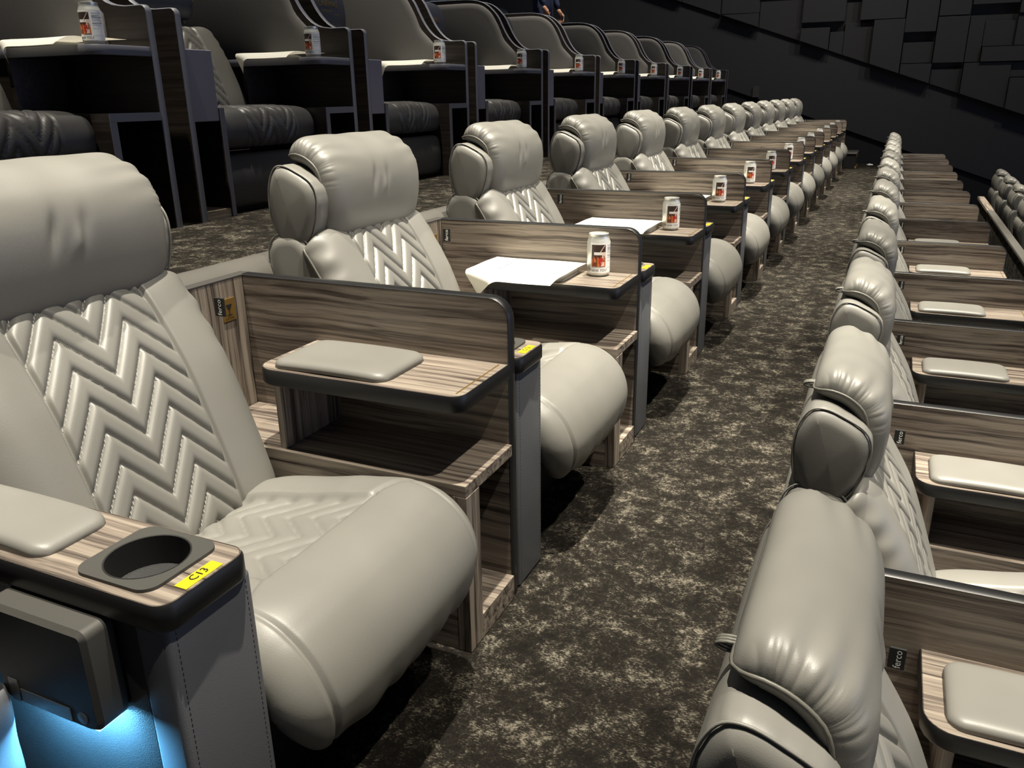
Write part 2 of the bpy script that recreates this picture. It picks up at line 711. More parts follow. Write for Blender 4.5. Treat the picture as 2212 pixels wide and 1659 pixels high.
def d_back(U, V, y, t):
    half = 0.146
    inn = np.clip((half - np.abs(y)) / 0.006, 0, 1)
    up = np.clip((V - 0.0) / 0.02, 0, 1) * np.clip((1.0 - V) / 0.02, 0, 1)
    d = inn * up * quilt(y, t, half)
    d -= 0.008 * g(np.abs(y) - half, 0.0045)
    d += (1 - inn) * (0.012 * g(np.abs(y) - 0.215, 0.06))
    edge = g(1 - np.abs(U), 0.10)
    d += edge * 0.006 * np.sin(V * 46 + 2 * np.sin(V * 9)) * np.clip((V - 0.55) * 3, 0, 1)
    d += 0.003 * vnoise(y * 30, t * 22, 3)
    return d


def d_seat(U, V, y, t):
    half = 0.150
    vf = 0.475
    inn = np.clip((half - np.abs(y)) / 0.008, 0, 1) * np.clip((vf - V) / 0.008, 0, 1)
    d = inn * (quilt(y, -t + 0.3, half) * 0.8 - 0.010)
    rear = np.clip((vf + 0.02 - V) / 0.02, 0, 1)
    d -= 0.007 * g(np.abs(y) - half, 0.005) * rear
    sl = vf + 0.055 * np.clip((np.abs(y) - half) / 0.12, 0, 1) ** 1.2
    d -= 0.008 * g((V - sl), 0.006) * np.clip((0.97 - np.abs(U)) * 20, 0, 1)
    d += (1 - inn) * 0.016 * g(np.abs(y) - 0.215, 0.07) * np.clip((0.62 - V) * 4, 0, 1)
    fr = np.clip((V - vf) * 6, 0, 1)
    d += fr * 0.010 * (1 - (y / 0.29) ** 2)
    pl = np.clip((V - 0.80) / 0.2, 0, 1)
    d += pl * 0.010 * np.sin(U * 21 + 1.5 * np.sin(U * 5)) * np.abs(U) ** 0.5
    d -= 0.008 * g(np.abs(U) - 0.81, 0.014) * fr
    d += 0.0015 * vnoise(y * 26, t * 22, 5)
    return d


def d_pillow(U, V, y, t):
    e1 = g(1 - np.abs(U), 0.09)
    ph = V * 95 + 5 * np.sin(V * 11 + U) + 2.2 * np.sin(V * 29)
    d = e1 * 0.0070 * (np.abs(np.sin(ph)) ** 0.6 - 0.6) * np.clip((V - 0.42) * 4, 0.0, 1) * (0.7 + 0.3 * np.sin(V * 23 + 2))
    e2 = g(1 - np.abs(U), 0.42)
    d += e2 * 0.0028 * np.sin(V * 42 + (1 - np.abs(U)) * 4 + 2.4 * np.sin(V * 9)) * np.clip((V - 0.45) * 3, 0, 1)
    d += 0.0018 * np.sin(y * 46 + 3.2 * np.sin(t * 14) + 9 * V) * g(V - 0.78, 0.15) * g(U, 0.75)
    d += 0.0030 * vnoise(y * 16, t * 15, 8)
    for c, w_, a in ((-0.04, 0.010, 0.007), (0.02, 0.012, 0.005)):
        d -= a * g(y - c - 0.12 * (V - 0.45), w_) * g(V - 0.47, 0.07)
    d += 0.006 * g(y - 0.005 - 0.14 * (V - 0.42), 0.012) * g(V - 0.42, 0.06)
    return d


def d_shell(U, V, y, t):
    edge = g(1 - np.abs(U), 0.07)
    d = edge * 0.0022 * np.sin(V * 90 + 2 * np.sin(V * 9))
    return d + 0.0018 * vnoise(y * 12, t * 12, 4)


YC = 0.985
XS = [(-1.19, 0.340), (-1.08, 0.374), (-0.97, 0.394), (-0.87, 0.416), (-0.785, 0.432), (-0.712, 0.418), (-0.658, 0.370),
      (-0.632, 0.305), (-0.640, 0.245), (-0.672, 0.200), (-0.730, 0.180)]
XB = [(-1.135, 0.29), (-1.128, 0.34), (-1.150, 0.42), (-1.190, 0.53), (-1.235, 0.64), (-1.290, 0.735), (-1.335, 0.80), (-1.365, 0.818)]
XP = [(-1.382, 0.748), (-1.346, 0.762), (-1.319, 0.806), (-1.306, 0.868), (-1.306, 0.932), (-1.326, 0.986), (-1.372, 1.024), (-1.428, 1.040), (-1.475, 1.034)]
OHS = [(-1.445, 0.752), (-1.476, 0.775), (-1.494, 0.84), (-1.492, 0.91), (-1.470, 0.960), (-1.438, 0.970), (-1.395, 0.955), (-1.352, 0.930), (-1.336, 0.892), (-1.345, 0.83), (-1.374, 0.768), (-1.41, 0.752)]
OBS = [(-1.40, 0.06), (-1.44, 0.30), (-1.480, 0.52), (-1.506, 0.68), (-1.506, 0.75), (-1.480, 0.788), (-1.43, 0.798), (-1.39, 0.786), (-1.358, 0.748), (-1.345, 0.68), (-1.31, 0.5), (-1.27, 0.25), (-1.27, 0.06)]


def smooth_loop(pts, n):
    P = np.array(pts + pts[:3], float)
    P = np.vstack([np.array(pts[-1]), P])
    m = len(pts)
    out = []
    for q in np.linspace(0, m, n + 1)[:-1]:
        i = int(q)
        t = q - i
        a, b, c, d = P[i], P[i + 1], P[i + 2], P[i + 3]
        out.append(tuple(0.5 * ((2 * b) + (c - a) * t + (2 * a - 5 * b + 4 * c - d) * t * t + (3 * b - a - 3 * c + d) * t ** 3)))
    return out


def loaf(mb, outline, yc, hw, r, m):
    ol = smooth_loop(outline, 60)
    cx, cz = np.mean([p[0] for p in ol]), np.mean([p[1] for p in ol])
    rows = []
    for q in np.linspace(-1, 1, 41):
        a = abs(q)
        if a < 0.55:
            y, d = q / 0.55 * (hw - r), 0.0
        else:
            an = (a - 0.55) / 0.45 * math.pi / 2
            y, d = math.copysign(hw - r + r * math.sin(an), q), r * (1 - math.cos(an)) * 1.0
        pts = inset(ol, d)
        L_ = []
        for k, p in enumerate(pts):
            w = 0.0022 * math.sin(k * 1.9 + q * 2) * math.exp(-((a - 0.62) / 0.12) ** 2) + 0.002 * math.sin(k * 0.4 + q * 5)
            L_.append((p[0] + (p[0] - cx) * w * 6, yc + y, p[1] + (p[1] - cz) * w * 3))
        rows.append(L_)
    n = len(ol)
    vs = [p for L_ in rows for p in L_]
    fs = []
    for i in range(len(rows) - 1):
        for k in range(n):
            k2 = (k + 1) % n
            fs.append((i * n + k, i * n + k2, (i + 1) * n + k2, (i + 1) * n + k))
    vs.append((cx, yc - hw - 0.008, cz))
    vs.append((cx, yc + hw + 0.008, cz))
    e = (len(rows) - 1) * n
    for k in range(n):
        k2 = (k + 1) % n
        fs.append((k2, k, len(vs) - 2))
        fs.append((e + k, e + k2, len(vs) - 1))
    mb.add(vs, fs, m)



def make_recliner():
    t = thing('recliner', 'x', 'recliner')
    L = M['leather']
    me, bd, _ = cushion('seat', XS, -1, 0.285, YC, 0.07, 0.05, 130, 160, 7, 0.45, 14, 0.5, 0.06, 0.10, d_seat, L,
                          taper=lambda v: 1 - 0.20 * np.clip((v - 0.72) / 0.28, 0, 1) ** 1.8)
    seat = link('seat', me, t)
    me, bd, surf = cushion('backrest', XB, 1, 0.285, YC, 0.055, 0.035, 300, 260, 7, 0.5, 12, 0.5, 0.075, 0.20, d_back, L, cl=0.25)
    back = link('backrest', me, t)
    mb = MB()
    mb.tube(thin(bd, 0.012), 0.0035, M['piping'], 6, True)
    mb.build('piping', back, 180)
    # pale stitching beside the rising channels
    st = MB()
    nV, nU = surf.shape[:2]
    us = surf[0, :, 1] * 0 + surf[nV // 2, :, 1]
    prof, LL = spline(XB, 400)
    for k in range(0, 12):
        for sgn in (-1, 1):
            for a0, a1 in ((0.0, 0.5), (0.5, 1.0)):
                if not ((sgn == -1 and a0 == 0.5) or (sgn == 1 and a0 == 0.0)):
                    continue
                for q in np.arange(0.06, 0.98, 0.075):
                    a = 0.146 * (a0 + (a1 - a0) * q)
                    tri = abs(a - 0.073) / 0.073
                    tt = k * PITCHQ - AMPQ * tri
                    if tt < 0.06 or tt > LL - 0.05:
                        continue
                    yl = YC + sgn * a
                    jj = int(np.argmin(np.abs(us - yl)))
                    # row whose arc length is closest
                    sv = tt / LL
                    qn = np.linspace(-1, 1, nV)
                    vv = ((qn * 0.875 + 0.125 * np.sin(qn * np.pi / 2)) + 1) / 2
                    ii = int(np.argmin(np.abs(vv - sv)))
                    p = Vector(surf[ii, jj])
                    p.x += 0.0036
                    d = 0.0026
                    dz = d * 1.15
                    st.add([(p.x, p.y - 0.0009, p.z - dz), (p.x, p.y + 0.0009, p.z - dz), (p.x - 0.001, p.y + 0.0009 , p.z + dz), (p.x - 0.001, p.y - 0.0009, p.z + dz)],
                           [(0, 1, 2, 3)], M['thread'])
    s = st.build('stitching', back)
    s['kind'] = 'stuff'
    me, bd, _ = cushion('headrest', XP, 1, 0.216, YC + 0.013, 0.045, 0.034, 130, 160, 9, 0.5, 14, 0.5, 0.025, 0.12, d_pillow, L, bow=0.012)
    head = link('headrest', me, t)
    mb = MB()
    mb.tube(thin(bd, 0.012), 0.0035, M['piping'], 6, True)
    mb.build('piping', head, 180)
    mb = MB()
    loop = [(-1.452 - 0.020 + 0.020 * math.cos(a), YC - 0.15, 0.985 + 0.006 * math.sin(a)) for a in np.linspace(0, 2 * math.pi, 14)[:-1]]
    for dy in (0, 0.006, 0.012):
        mb.tube([(p[0], p[1] + dy, p[2]) for p in loop], 0.0028, M['piping'], 6, True)
    mb.build('pull_loop', head, 180)
    for nm, ol, hw, rr in (('headrest_shell', OHS, 0.270, 0.034), ('back_shell', OBS, 0.277, 0.034)):
        mb = MB()
        loaf(mb, ol, YC, hw, rr, L)
        sh = mb.build(nm, t, 180)
        for sg in (-1, 1):
            mb = MB()
            o2 = inset(smooth_loop(ol, 60), -0.001 + 0.0025)
            mb.tube([(p[0], YC + sg * (hw - rr * 0.45), p[1]) for p in o2], 0.0024, L, 6, True)
            mb.build('piping', sh, 180)
    mb = MB()
    mb.box(-1.42, -1.37, YC - 0.10, YC + 0.10, 0.62, 0.93, M['matt_black'], 0.01)
    mb.build('neck_bracket', t)
    mb = MB()
    mb.box(-1.36, -0.83, YC - 0.26, YC + 0.26, 0.0, 0.30, M['matt_black'], 0.01)
    mb.build('base', t)
    mb = MB()
    mb.box(-1.276, -1.250, YC + 0.286, YC + 0.291, 0.698, 0.738, M['matt_black'], 0.001)
    tg = mb.build('maker_tag', t)
    return t


# ------------------------------------------------------------------ console with divider, table, shelf
DIV = [(-1.415, 0.0), (-0.70, 0.0)] + arc(-0.745, 0.684, 0.045, 0, 90, 8) + [(-1.415, 0.729)]
TAB = rrect(-1.205, -0.700, 1.285, 1.511, (0.0, 0.0, 0.05, 0.03))


def make_console():
    t = thing('side_console', 'x', 'console')
    mb = MB()
    mb.prism(DIV, 'y', 1.511, 1.541, M['wood_x'])
    dv = mb.build('divider', t)
    mb = MB()
    mb.rim(DIV, 'y', 1.511, 1.541, M['black'], 0.0025, 0.004)
    mb.build('edge_band', dv, 40)
    mb = MB()
    mb.box(-1.445, -1.415, 1.27, 1.541, 0.0, 0.727, M['wood_z'])
    bp = mb.build('back_panel', t)
    mb = MB()
    mb.box(-1.446, -1.414, 1.269, 1.542, 0.727, 0.731, M['edge_line'], 0.001)
    mb.build('edge_band', bp)
    mb = MB()
    mb.box(-1.415, -1.412, 1.432, 1.474, 0.628, 0.683, M['gold'], 0.001)
    pl = mb.build('brass_plate', bp)
    mb = MB()
    mb.prism(TAB, 'z', 0.5525, 0.587, M['wood_x'])
    tb = mb.build('table_top', t)
    mb = MB()
    mb.rim(TAB, 'z', 0.5520, 0.5866, M['black'], 0.002, 0.003)
    mb.build('edge_band', tb, 40)
    mb = MB()
    mb.box(-0.7195, -0.7165, 1.305, 1.500, 0.5868, 0.5878, M['gold'])
    mb.build('inlay_line', tb)
    t['has_pad'] = 1
    mb = MB()
    mb.box(-1.165, -1.150, 1.30, 1.511, 0.399, 0.5525, M['wood_z'])
    mb.build('table_post', t)
    # shelf box
    mb = MB()
    mb.box(-1.41, -0.695, 1.287, 1.511, 0.372, 0.399, M['wood_x'], 0.0012)
    mb.build('shelf_top', t)
    mb = MB()
    mb.box(-1.41, -0.6955, 1.2872, 1.312, 0.0, 0.372, M['wood_x'])
    mb.build('side_panel', t)
    mb = MB()
    mb.box(-0.725, -0.694, 1.2868, 1.345, 0.002, 0.3725, M['wood_z'], 0.001)
    mb.build('front_stile', t)
    mb = MB()
    mb.box(-1.10, -0.694, 1.345, 1.511, 0.002, 0.062, M['wood_x'], 0.001)
    mb.build('bottom_shelf', t)
    mb = MB()
    mb.box(-1.115, -1.10, 1.312, 1.511, 0.0, 0.372, M['wood_z'])
    mb.build('shelf_back', t)
    return t


def make_pad():
    me, bd, _ = cushion('table_pad', [(-1.172, 0.607), (-1.10, 0.609), (-1.02, 0.610), (-0.94, 0.609), (-0.878, 0.607)], -1, 0.0925, 1.389, 0.020, 0.0001, 40, 50,
                        10, 0.5, 12, 0.5, 0.035, 0.22, None, M['leather'])
    return me


# ------------------------------------------------------------------ armrest console
SLAB = rrect(-1.38, -0.690, 0.545, 0.687, (0.022, 0.0, 0.0, 0.022))
CUPC = (-0.790, 0.619)


def make_arm(first=False):
    t = thing('armrest', 'x', 'armrest')
    hole = [(CUPC[0] + 0.0545 * math.cos(a), CUPC[1] + 0.0545 * math.sin(a)) for a in np.linspace(0, 2 * math.pi, 40)[:-1]]
    mb = MB()
    holed(mb, SLAB, hole, 0.554, 0.590, M['wood_x'])
    sl = mb.build('top', t)
    mb = MB()
    mb.rim(SLAB, 'z', 0.553, 0.5896, M['black'], 0.003, 0.005)
    mb.build('edge_band', sl, 40)
    mb = MB()
    pl = rrect(-0.854, -0.726, 0.558, 0.680, 0.022)
    ho = [(CUPC[0] + 0.0515 * math.cos(a), CUPC[1] + 0.0515 * math.sin(a)) for a in np.linspace(0, 2 * math.pi, 48)[:-1]]
    holed(mb, pl, ho, 0.590, 0.5945, M['plastic'])
    cp = mb.build('cup_holder', t, 40)
    mb = MB()
    mb.lathe([(0.0515, 0.1035), (0.0525, 0.1050), (0.0505, 0.1045), (0.0495, 0.06), (0.046, 0.0), (0.0, 0.0)], (CUPC[0], CUPC[1], 0.490), M['matt_black'], 48)
    mb.build('cup_well', cp, 50)
    me, bd, _ = cushion('arm_pad', [(-1.20, 0.606), (-1.13, 0.609), (-1.05, 0.610), (-0.97, 0.609), (-0.908, 0.606)], -1, 0.0565, 0.6165, 0.019, 0.0001, 36, 50,
                        10, 0.5, 12, 0.5, 0.03, 0.2, None, M['leather'])
    link('arm_pad', me, t)
    mb = MB()
    mb.box(-0.713, -0.694, 0.586, 0.647, 0.5900, 0.5912, M['yellow'], 0.0004)
    mb.build('seat_tag', t)
    mb = MB()
    mb.box(-0.755, -0.700, 0.553, 0.697, 0.0, 0.555, M['post_leather'], 0.008)
    fp = mb.build('front_panel', t, 40)
    mb = MB()
    for yy in (0.566, 0.684):
        z = 0.012
        while z < 0.545:
            mb.box(-0.7005, -0.6996, yy, yy + 0.0012, z, z + 0.005, M['side_leather'])
            z += 0.0085
    s = mb.build('stitching', fp)
    s['kind'] = 'stuff'
    mb = MB()
    mb.box(-1.38, -0.752, 0.556, 0.690, 0.0, 0.5535, M['side_leather'], 0.004)
    mb.build('side_panel', t, 40)
    return t


# ------------------------------------------------------------------ can and paper
def cyl_patch(mb, th0, th1, z0, z1, r, m, n=10):
    vs, fs = [], []
    for i in range(n + 1):
        a = R(th0 + (th1 - th0) * i / n)
        for z in (z0, z1):
            vs.append((r * math.cos(a), r * math.sin(a), z))
    for i in range(n):
        fs.append((2 * i, 2 * i + 2, 2 * i + 3, 2 * i + 1))
    mb.add(vs, fs, m)


def cyl_poly(mb, pts, r, m):
    mb.add([(r * math.cos(R(a)), r * math.sin(R(a)), z) for a, z in pts], [tuple(range(len(pts)))], m)


CR, CH = 0.0362, 0.134


def make_can():
    t = thing('drink_can', 'x', 'can')
    mb = MB()
    prof = [(0.0, 0.004), (0.024, 0.002), (0.027, 0.0), (0.030, 0.002), (CR, 0.012), (CR, 0.108), (0.0350, 0.110), (0.0352, 0.112), (0.0338, 0.1135), (0.0340, 0.1155), (0.0325, 0.1175),
            (0.0325, 0.1195), (0.0300, 0.1255), (0.0305, 0.1275)]
    mb.lathe(prof, (0, 0, 0), M['alu'], 40)
    body = mb.build('body', t, 50)
    mb = MB()
    mb.lathe([(0.0305, 0.1275), (0.0312, 0.1335), (0.0300, 0.134), (0.0285, 0.1290), (0.0, 0.1290)], (0, 0, 0), M['alu'], 40)
    lid = mb.build('lid', t, 50)
    mb = MB()
    tabp = [(0.012 * math.cos(a) * 0.9 - 0.006, 0.008 * math.sin(a)) for a in np.linspace(0, 2 * math.pi, 16)[:-1]]
    mb.prism(tabp, 'z', 0.1292, 0.1312, M['alu'])
    mb.build('ring_pull', lid)
    mb = MB()
    r1 = CR + 0.0004
    c0 = -68.0                       # middle of the printed photo
    cyl_patch(mb, c0 - 46, c0 + 150, 0.013, 0.1085, r1, M['white'], 30)
    r2, r3, r4, r5 = r1 + 0.0003, r1 + 0.0006, r1 + 0.0008, r1 + 0.0010
    zb, zt = 0.033, 0.102
    cyl_patch(mb, c0 - 39, c0 + 33, zb, zt, r2, M['ph_dark'], 14)
    for a in range(-39, 33, 6):
        ztop = zb + 0.030 + 0.006 * math.sin(a * 0.35)
        cyl_patch(mb, c0 + a, c0 + a + 6, zb, ztop, r3, M['ph_orange'] if (a // 6) % 3 else M['ph_brown'], 2)
    cyl_patch(mb, c0 + 14, c0 + 33, zb + 0.02, zb + 0.046, r3, M['ph_pale'], 4)
    cyl_patch(mb, c0 - 26, c0 + 14, zb + 0.037, zb + 0.046, r3, M['white'], 6)
    cyl_patch(mb, c0 - 2, c0 + 18, zb + 0.010, zb + 0.028, r4, M['ph_red'], 5)
    cyl_patch(mb, c0 + 8, c0 + 26, zb + 0.002, zb + 0.015, r4, M['ph_pale'], 5)
    cyl_patch(mb, c0 - 34, c0 - 14, zb + 0.002, zb + 0.014, r4, M['ph_brown'], 5)
    cyl_patch(mb, c0 + 2, c0 + 12, zb + 0.006, zb + 0.012, r5, M['ph_red'], 4)
    cyl_poly(mb, [(c0 + 2, zb + 0.045), (c0 + 5, zb + 0.045), (c0 + 32, zt), (c0 + 25, zt)], r5 + 0.0012, M['ph_pale'])
    for k, (zz, hh, wd) in enumerate([(0.098, 0.0016, 52), (0.090, 0.0026, 40), (0.085, 0.0026, 60), (0.080, 0.0012, 48), (0.075, 0.0012, 62), (0.066, 0.0026, 56), (0.060, 0.0012, 44), (0.050, 0.0010, 30), (0.028, 0.001, 52)]):
        cyl_patch(mb, c0 + 45, c0 + 45 + wd, zz, zz + hh, r2, M['greyink'], 6)
    vs, fs = text_geo('THANK YOU!', 0.0118)
    mb.add([((r2) * math.cos(R(c0 - 6) + v.x * 0.88 / r2), r2 * math.sin(R(c0 - 6) + v.x * 0.88 / r2), 0.0215 + v.y) for v in vs], fs, M['ink'])
    mb.build('label', t)
    return t


def sheet(x0, x1, y0, y1, z, edge, droop=0.9):
    """a printed sheet overhanging the near table edge (y = edge), its rear near corner rolled under"""
    nu, nv = 40, 34
    vs, fs = [], []
    n = Vector((-0.52, -0.854))
    rr, AM = 0.013, 1.95
    for i in range(nu + 1):
        for j in range(nv + 1):
            a, b = i / nu, j / nv
            x = x0 + (x1 - x0) * a
            y = y0 + (y1 - y0) * b
            zz = z + 0.0008 * math.sin(a * 7 + b * 3) + 0.0006 * math.sin(b * 11)
            out = max(0.0, edge - y)
            zz -= out * out * droop
            d = (x - (x0 + 0.01)) * n.x + (y - (edge - 0.012)) * n.y
            if d > 0:
                an = min(d / rr, AM)
                ex = max(0.0, d - AM * rr)
                along = rr * math.sin(an) + ex * math.cos(AM)
                x += n.x * (along - d)
                y += n.y * (along - d)
                zz -= rr * (1 - math.cos(an)) + ex * math.sin(AM)
                if y > edge - 0.002:
                    y = edge - 0.002
            vs.append((x, y, zz))
    w = nv + 1
    for i in range(nu):
        for j in range(nv):
            fs.append((i * w + j, i * w + j + 1, (i + 1) * w + j + 1, (i + 1) * w + j))
    k = len(vs)
    vs2 = [(p[0], p[1], p[2] - 0.0006) for p in vs]
    mb = MB()
    mb.add(vs, fs, M['paper'])
    return mb


# ---- setting
# ------------------------------------------------------------------ setting: tiers, walls, wall panels
def structure(name, mb, smooth=None):
    o = mb.build(name, None, smooth)
    o['kind'] = 'structure'
    return o


WY = 14.95
ZD, ZB, ZA, ZE = 0.665, -0.47, -0.94, 1.13
fl = MB()
fl.box(-1.52, -0.135, -2.5, WY, -0.12, 0.0, M['carpet'])
structure('floor', fl)
fl = MB()
fl.box(-3.66, -1.56, -2.5, WY, 0.50, ZD, M['carpet'])
structure('floor', fl)
fl = MB()
fl.box(-0.135, 1.02, -2.5, WY, ZB - 0.12, ZB, M['carpet'])
structure('floor', fl)
fl = MB()
fl.box(1.02, 4.5, -2.5, WY, ZA - 0.12, ZA, M['carpet'])
structure('floor', fl)
fl = MB()
fl.box(-8.0, -3.66, -2.5, WY, 0.95, ZE, M['carpet'])
structure('floor', fl)
# black risers between the tiers
for x, z0, z1 in ((-1.56, -0.12, 0.62), (-0.145, ZB - 0.12, -0.02), (1.01, ZA - 0.12, ZB - 0.01), (-3.66, 0.5, ZE - 0.01)):
    rb = MB()
    rb.box(x - 0.02, x + 0.018, -2.5, WY, z0, z1, M['matt_black'])
    structure('trim_riser', rb)
# padded nosing along the upper tier
nose = MB()
nose.tube([(-1.555, y, 0.660) for y in np.linspace(-2.5, 13.75, 30)], 0.072, M['grey_vinyl'], 20)
nb = structure('trim_nosing', nose, 180)

# end wall: black base, upper cloth layer with raked lower edge
wl = MB()
wl.box(-8.0, 4.5, WY, WY + 0.15, -1.1, 7.5, M['matt_black'])
wall = structure('wall_end', wl)


def rake(x):
    return 0.270 - 0.3385 * x


def rake2(x):
    return 1.335 - 0.345 * x


up = MB()
xs = [-8.0, 4.5]
up.prism([(xs[0], rake(xs[0])), (xs[1], rake(xs[1])), (xs[1], 7.4), (xs[0], 7.4)], 'y', WY - 0.05, WY, M['wall'])
o = up.build('cloth_layer', wall)
PAN = []
# x0, x1, z0, z1, depth   (z0 None: follows the raked edge)
PAN += [(-3.57, -2.92, None, 2.95, .06), (-2.905, -2.29, 2.345, 3.1, .05), (-2.905, -2.29, None, 2.335, .16), (-2.28, -1.62, None, 2.53, .05),
        (-2.28, -1.62, 2.545, 3.3, .09), (-1.61, -0.975, 2.155, 3.2, .13), (-1.61, -1.18, None, 2.075, .15), (-1.17, -0.965, None, 2.01, .05),
        (-0.96, -0.545, None, 2.13, .05), (-0.965, -0.755, 2.48, 3.2, .05), (-0.75, -0.115, 2.16, 3.2, .13), (-0.54, -0.105, None, 2.15, .16),
        (-0.10, 0.33, 1.955, 3.2, .15), (-0.095, 0.335, 1.515, 1.815, .06), (-0.09, 0.34, None, 1.505, .15), (0.345, 0.765, 1.51, 2.155, .12),
        (0.345, 0.76, 2.17, 3.2, .10), (0.35, 0.775, None, 1.43, .05), (0.78, 1.405, None, 1.50, .14), (0.775, 0.97, 1.51, 2.15, .11),
        (0.98, 1.37, 1.725, 2.07, .06), (0.985, 2.05, 1.51, 1.715, .18), (0.775, 1.38, 2.30, 3.2, .12), (1.39, 1.62, 1.725, 2.15, .11),
        (1.41, 2.05, None, 1.28, .18), (1.41, 2.05, 1.29, 1.50, .09), (1.39, 2.4, 2.16, 3.2, .15), (1.63, 2.4, 1.725, 2.15, .07), (2.06, 2.8, None, 1.715, .12),
        (2.41, 3.1, 1.75, 3.2, .09), (-3.57, -2.92, 2.96, 3.7, .10), (-4.40, -3.58, 2.98, 3.7, .06), (-4.40, -3.58, None, 2.97, .14), (-5.3, -4.41, None, 3.7, .05)]
rng = random.Random(4)
for z in (3.22, 3.85, 4.5):
    x = -5.3
    while x < 3.0:
        w = rng.choice((0.42, 0.63, 0.85))
        PAN.append((x, x + w - 0.01, z, z + 0.61, rng.choice((.05, .09, .13, .17))))
        x += w
for x0, x1, z0, z1, dp in PAN:
    if z0 is None:
        pts = [(x0, rake2(x0)), (x1, rake2(x1)), (x1, z1), (x0, z1)]
    else:
        if z0 < rake2(x0):
            pts = [(x0, rake2(x0)), (x1, max(z0, rake2(x1))), (x1, z1), (x0, z1)]
        else:
            pts = [(x0, z0), (x1, z0), (x1, z1), (x0, z1)]
    p = MB()
    p.prism(pts, 'y', WY - 0.05 - dp, WY - 0.045, M['wall'], 0.004)
    p.build('wall_panel', wall)
sw = MB()
sw.box(-2.30, -2.20, WY - 0.085, WY - 0.048, 1.045, 1.215, M['plastic'], 0.006)
swt = sw.build('aisle_lamp', None)
tag(swt, 'small dark box lamp on the end wall above the far seats', 'lamp')
sw = MB()
for zz in (1.205, 1.05):
    sw.box(-2.296, -2.204, WY - 0.087, WY - 0.083, zz, zz + 0.006, M['label_grey'])
sw.build('metal_rim', swt)

# ------------------------------------------------------------------ seating rows
ORD = ['first', 'second', 'third', 'fourth', 'fifth', 'sixth', 'seventh', 'eighth', 'ninth', 'tenth', 'eleventh', 'twelfth', 'thirteenth']
DX, DZ = 1.372, -0.47
proto_rec = make_recliner()
proto_con = make_console()
pad_me = make_pad()
proto_arm = make_arm()


def add_pad(con):
    link('table_pad', pad_me, con)


def seat_text(arm, s):
    vs, fs = text_geo(s, 0.0165)
    mb = MB()
    # letters read along the row, tops towards the seat back
    mb.add([(-0.7038 - v.y, 0.6165 + v.x, 0.5920) for v in vs], fs, M['ink'])
    mb.build('lettering', [c for c in arm.children if c.name.startswith('seat_tag')][0])


def own_tag(arm):
    """give a copied armrest its own tag object tree (children already copied by dup)"""
    return arm


firsts = {'recliner': True, 'con': True, 'arm': True}


def row(nm, dx, dz, ks, total, rec_label, con_label, arm_label, grp, pads, tags=None, arms=True):
    for k in ks:
        loc = (dx, k, dz)
        rl, cl, al = rec_label(k), con_label(k), arm_label(k)
        if firsts['recliner']:
            firsts['recliner'] = False
            r = proto_rec
            r.location = loc
            r['label'] = rl
            r['group'] = 'recliners of the ' + grp
        else:
            r = dup(proto_rec, loc, rl, 'recliners of the ' + grp)
        if firsts['con']:
            firsts['con'] = False
            c = proto_con
            c.location = loc
            c['label'] = cl
            c['group'] = 'side consoles of the ' + grp
        else:
            c = dup(proto_con, loc, cl, 'side consoles of the ' + grp, skip=('table_pad',))
        if k in pads:
            add_pad(c)
        if arms:
            if firsts['arm']:
                firsts['arm'] = False
                a = proto_arm
                a.location = loc
                a['label'] = al
                a['group'] = 'armrests of the ' + grp
            else:
                a = dup(proto_arm, loc, al, 'armrests of the ' + grp)
            ARMS[(nm, k)] = a


ARMS = {}


def wh(k, n):
    if k == 0:
        return 'nearest'
    if k == n - 1:
        return 'farthest'
    return ORD[k] + ' from the near end'


row('C', 0, 0, range(13), 13,
    lambda k: 'grey leather recliner in the middle row, ' + wh(k, 13),
    lambda k: ('wood-grain side console with padded table, nearest in the middle row' if k == 0 else 'wood-grain side console with divider and table in the middle row, ' + wh(k, 13)),
    lambda k: ('wood-topped armrest with cup holder and yellow tag C13' if k == 0 else ('armrest tagged C12 between divider and second recliner of the middle row' if k == 1 else 'armrest with yellow tag in the middle row, ' + wh(k, 13))),
    'middle row', tuple(range(13)))
row('B', DX, DZ, range(13), 13,
    lambda k: 'grey recliner seen from behind, right of the aisle, ' + wh(k, 13),
    lambda k: 'wood-grain console with divider in the row right of the aisle, ' + wh(k, 13),
    lambda k: 'armrest in the row right of the aisle, ' + wh(k, 13),
    'row right of the aisle', tuple(range(13)))
row('A', 2 * DX + 0.02, 2 * DZ, range(7, 13), 13,
    lambda k: 'grey recliner beyond the carpeted low wall, ' + ('farthest' if k == 12 else ORD[12 - k] + ' from the far wall'),
    lambda k: 'wood-grain console beyond the carpeted low wall, ' + ('farthest' if k == 12 else ORD[12 - k] + ' from the far wall'),
    lambda k: '', 'front row', (), None, False)
row('E', -3.32, ZE, range(6, 13), 13,
    lambda k: 'grey recliner with its headrest peeking over the dark booths, ' + ('farthest' if k == 12 else ORD[12 - k] + ' from the far wall'),
    lambda k: 'wood-grain console behind the dark booths, ' + ('farthest' if k == 12 else ORD[12 - k] + ' from the far wall'),
    lambda k: '', 'back row', (), None, False)

# yellow tags with their own numbers
for k in range(13):
    seat_text(ARMS[('C', k)], 'C%d' % (13 - k))

# maker's tag lettering (on the shared tag, reads upwards)
for o in [x for x in bpy.data.objects if x.name.split('.')[0] == 'maker_tag']:
    pass
tagme = None
vs, fs = text_geo('ferco', 0.0165)
mb = MB()
mb.add([(-1.2615 - v.y, YC + 0.2855, 0.718 + v.x) for v in vs], fs, M['white'])
tag_me = mb.mesh('lettering')
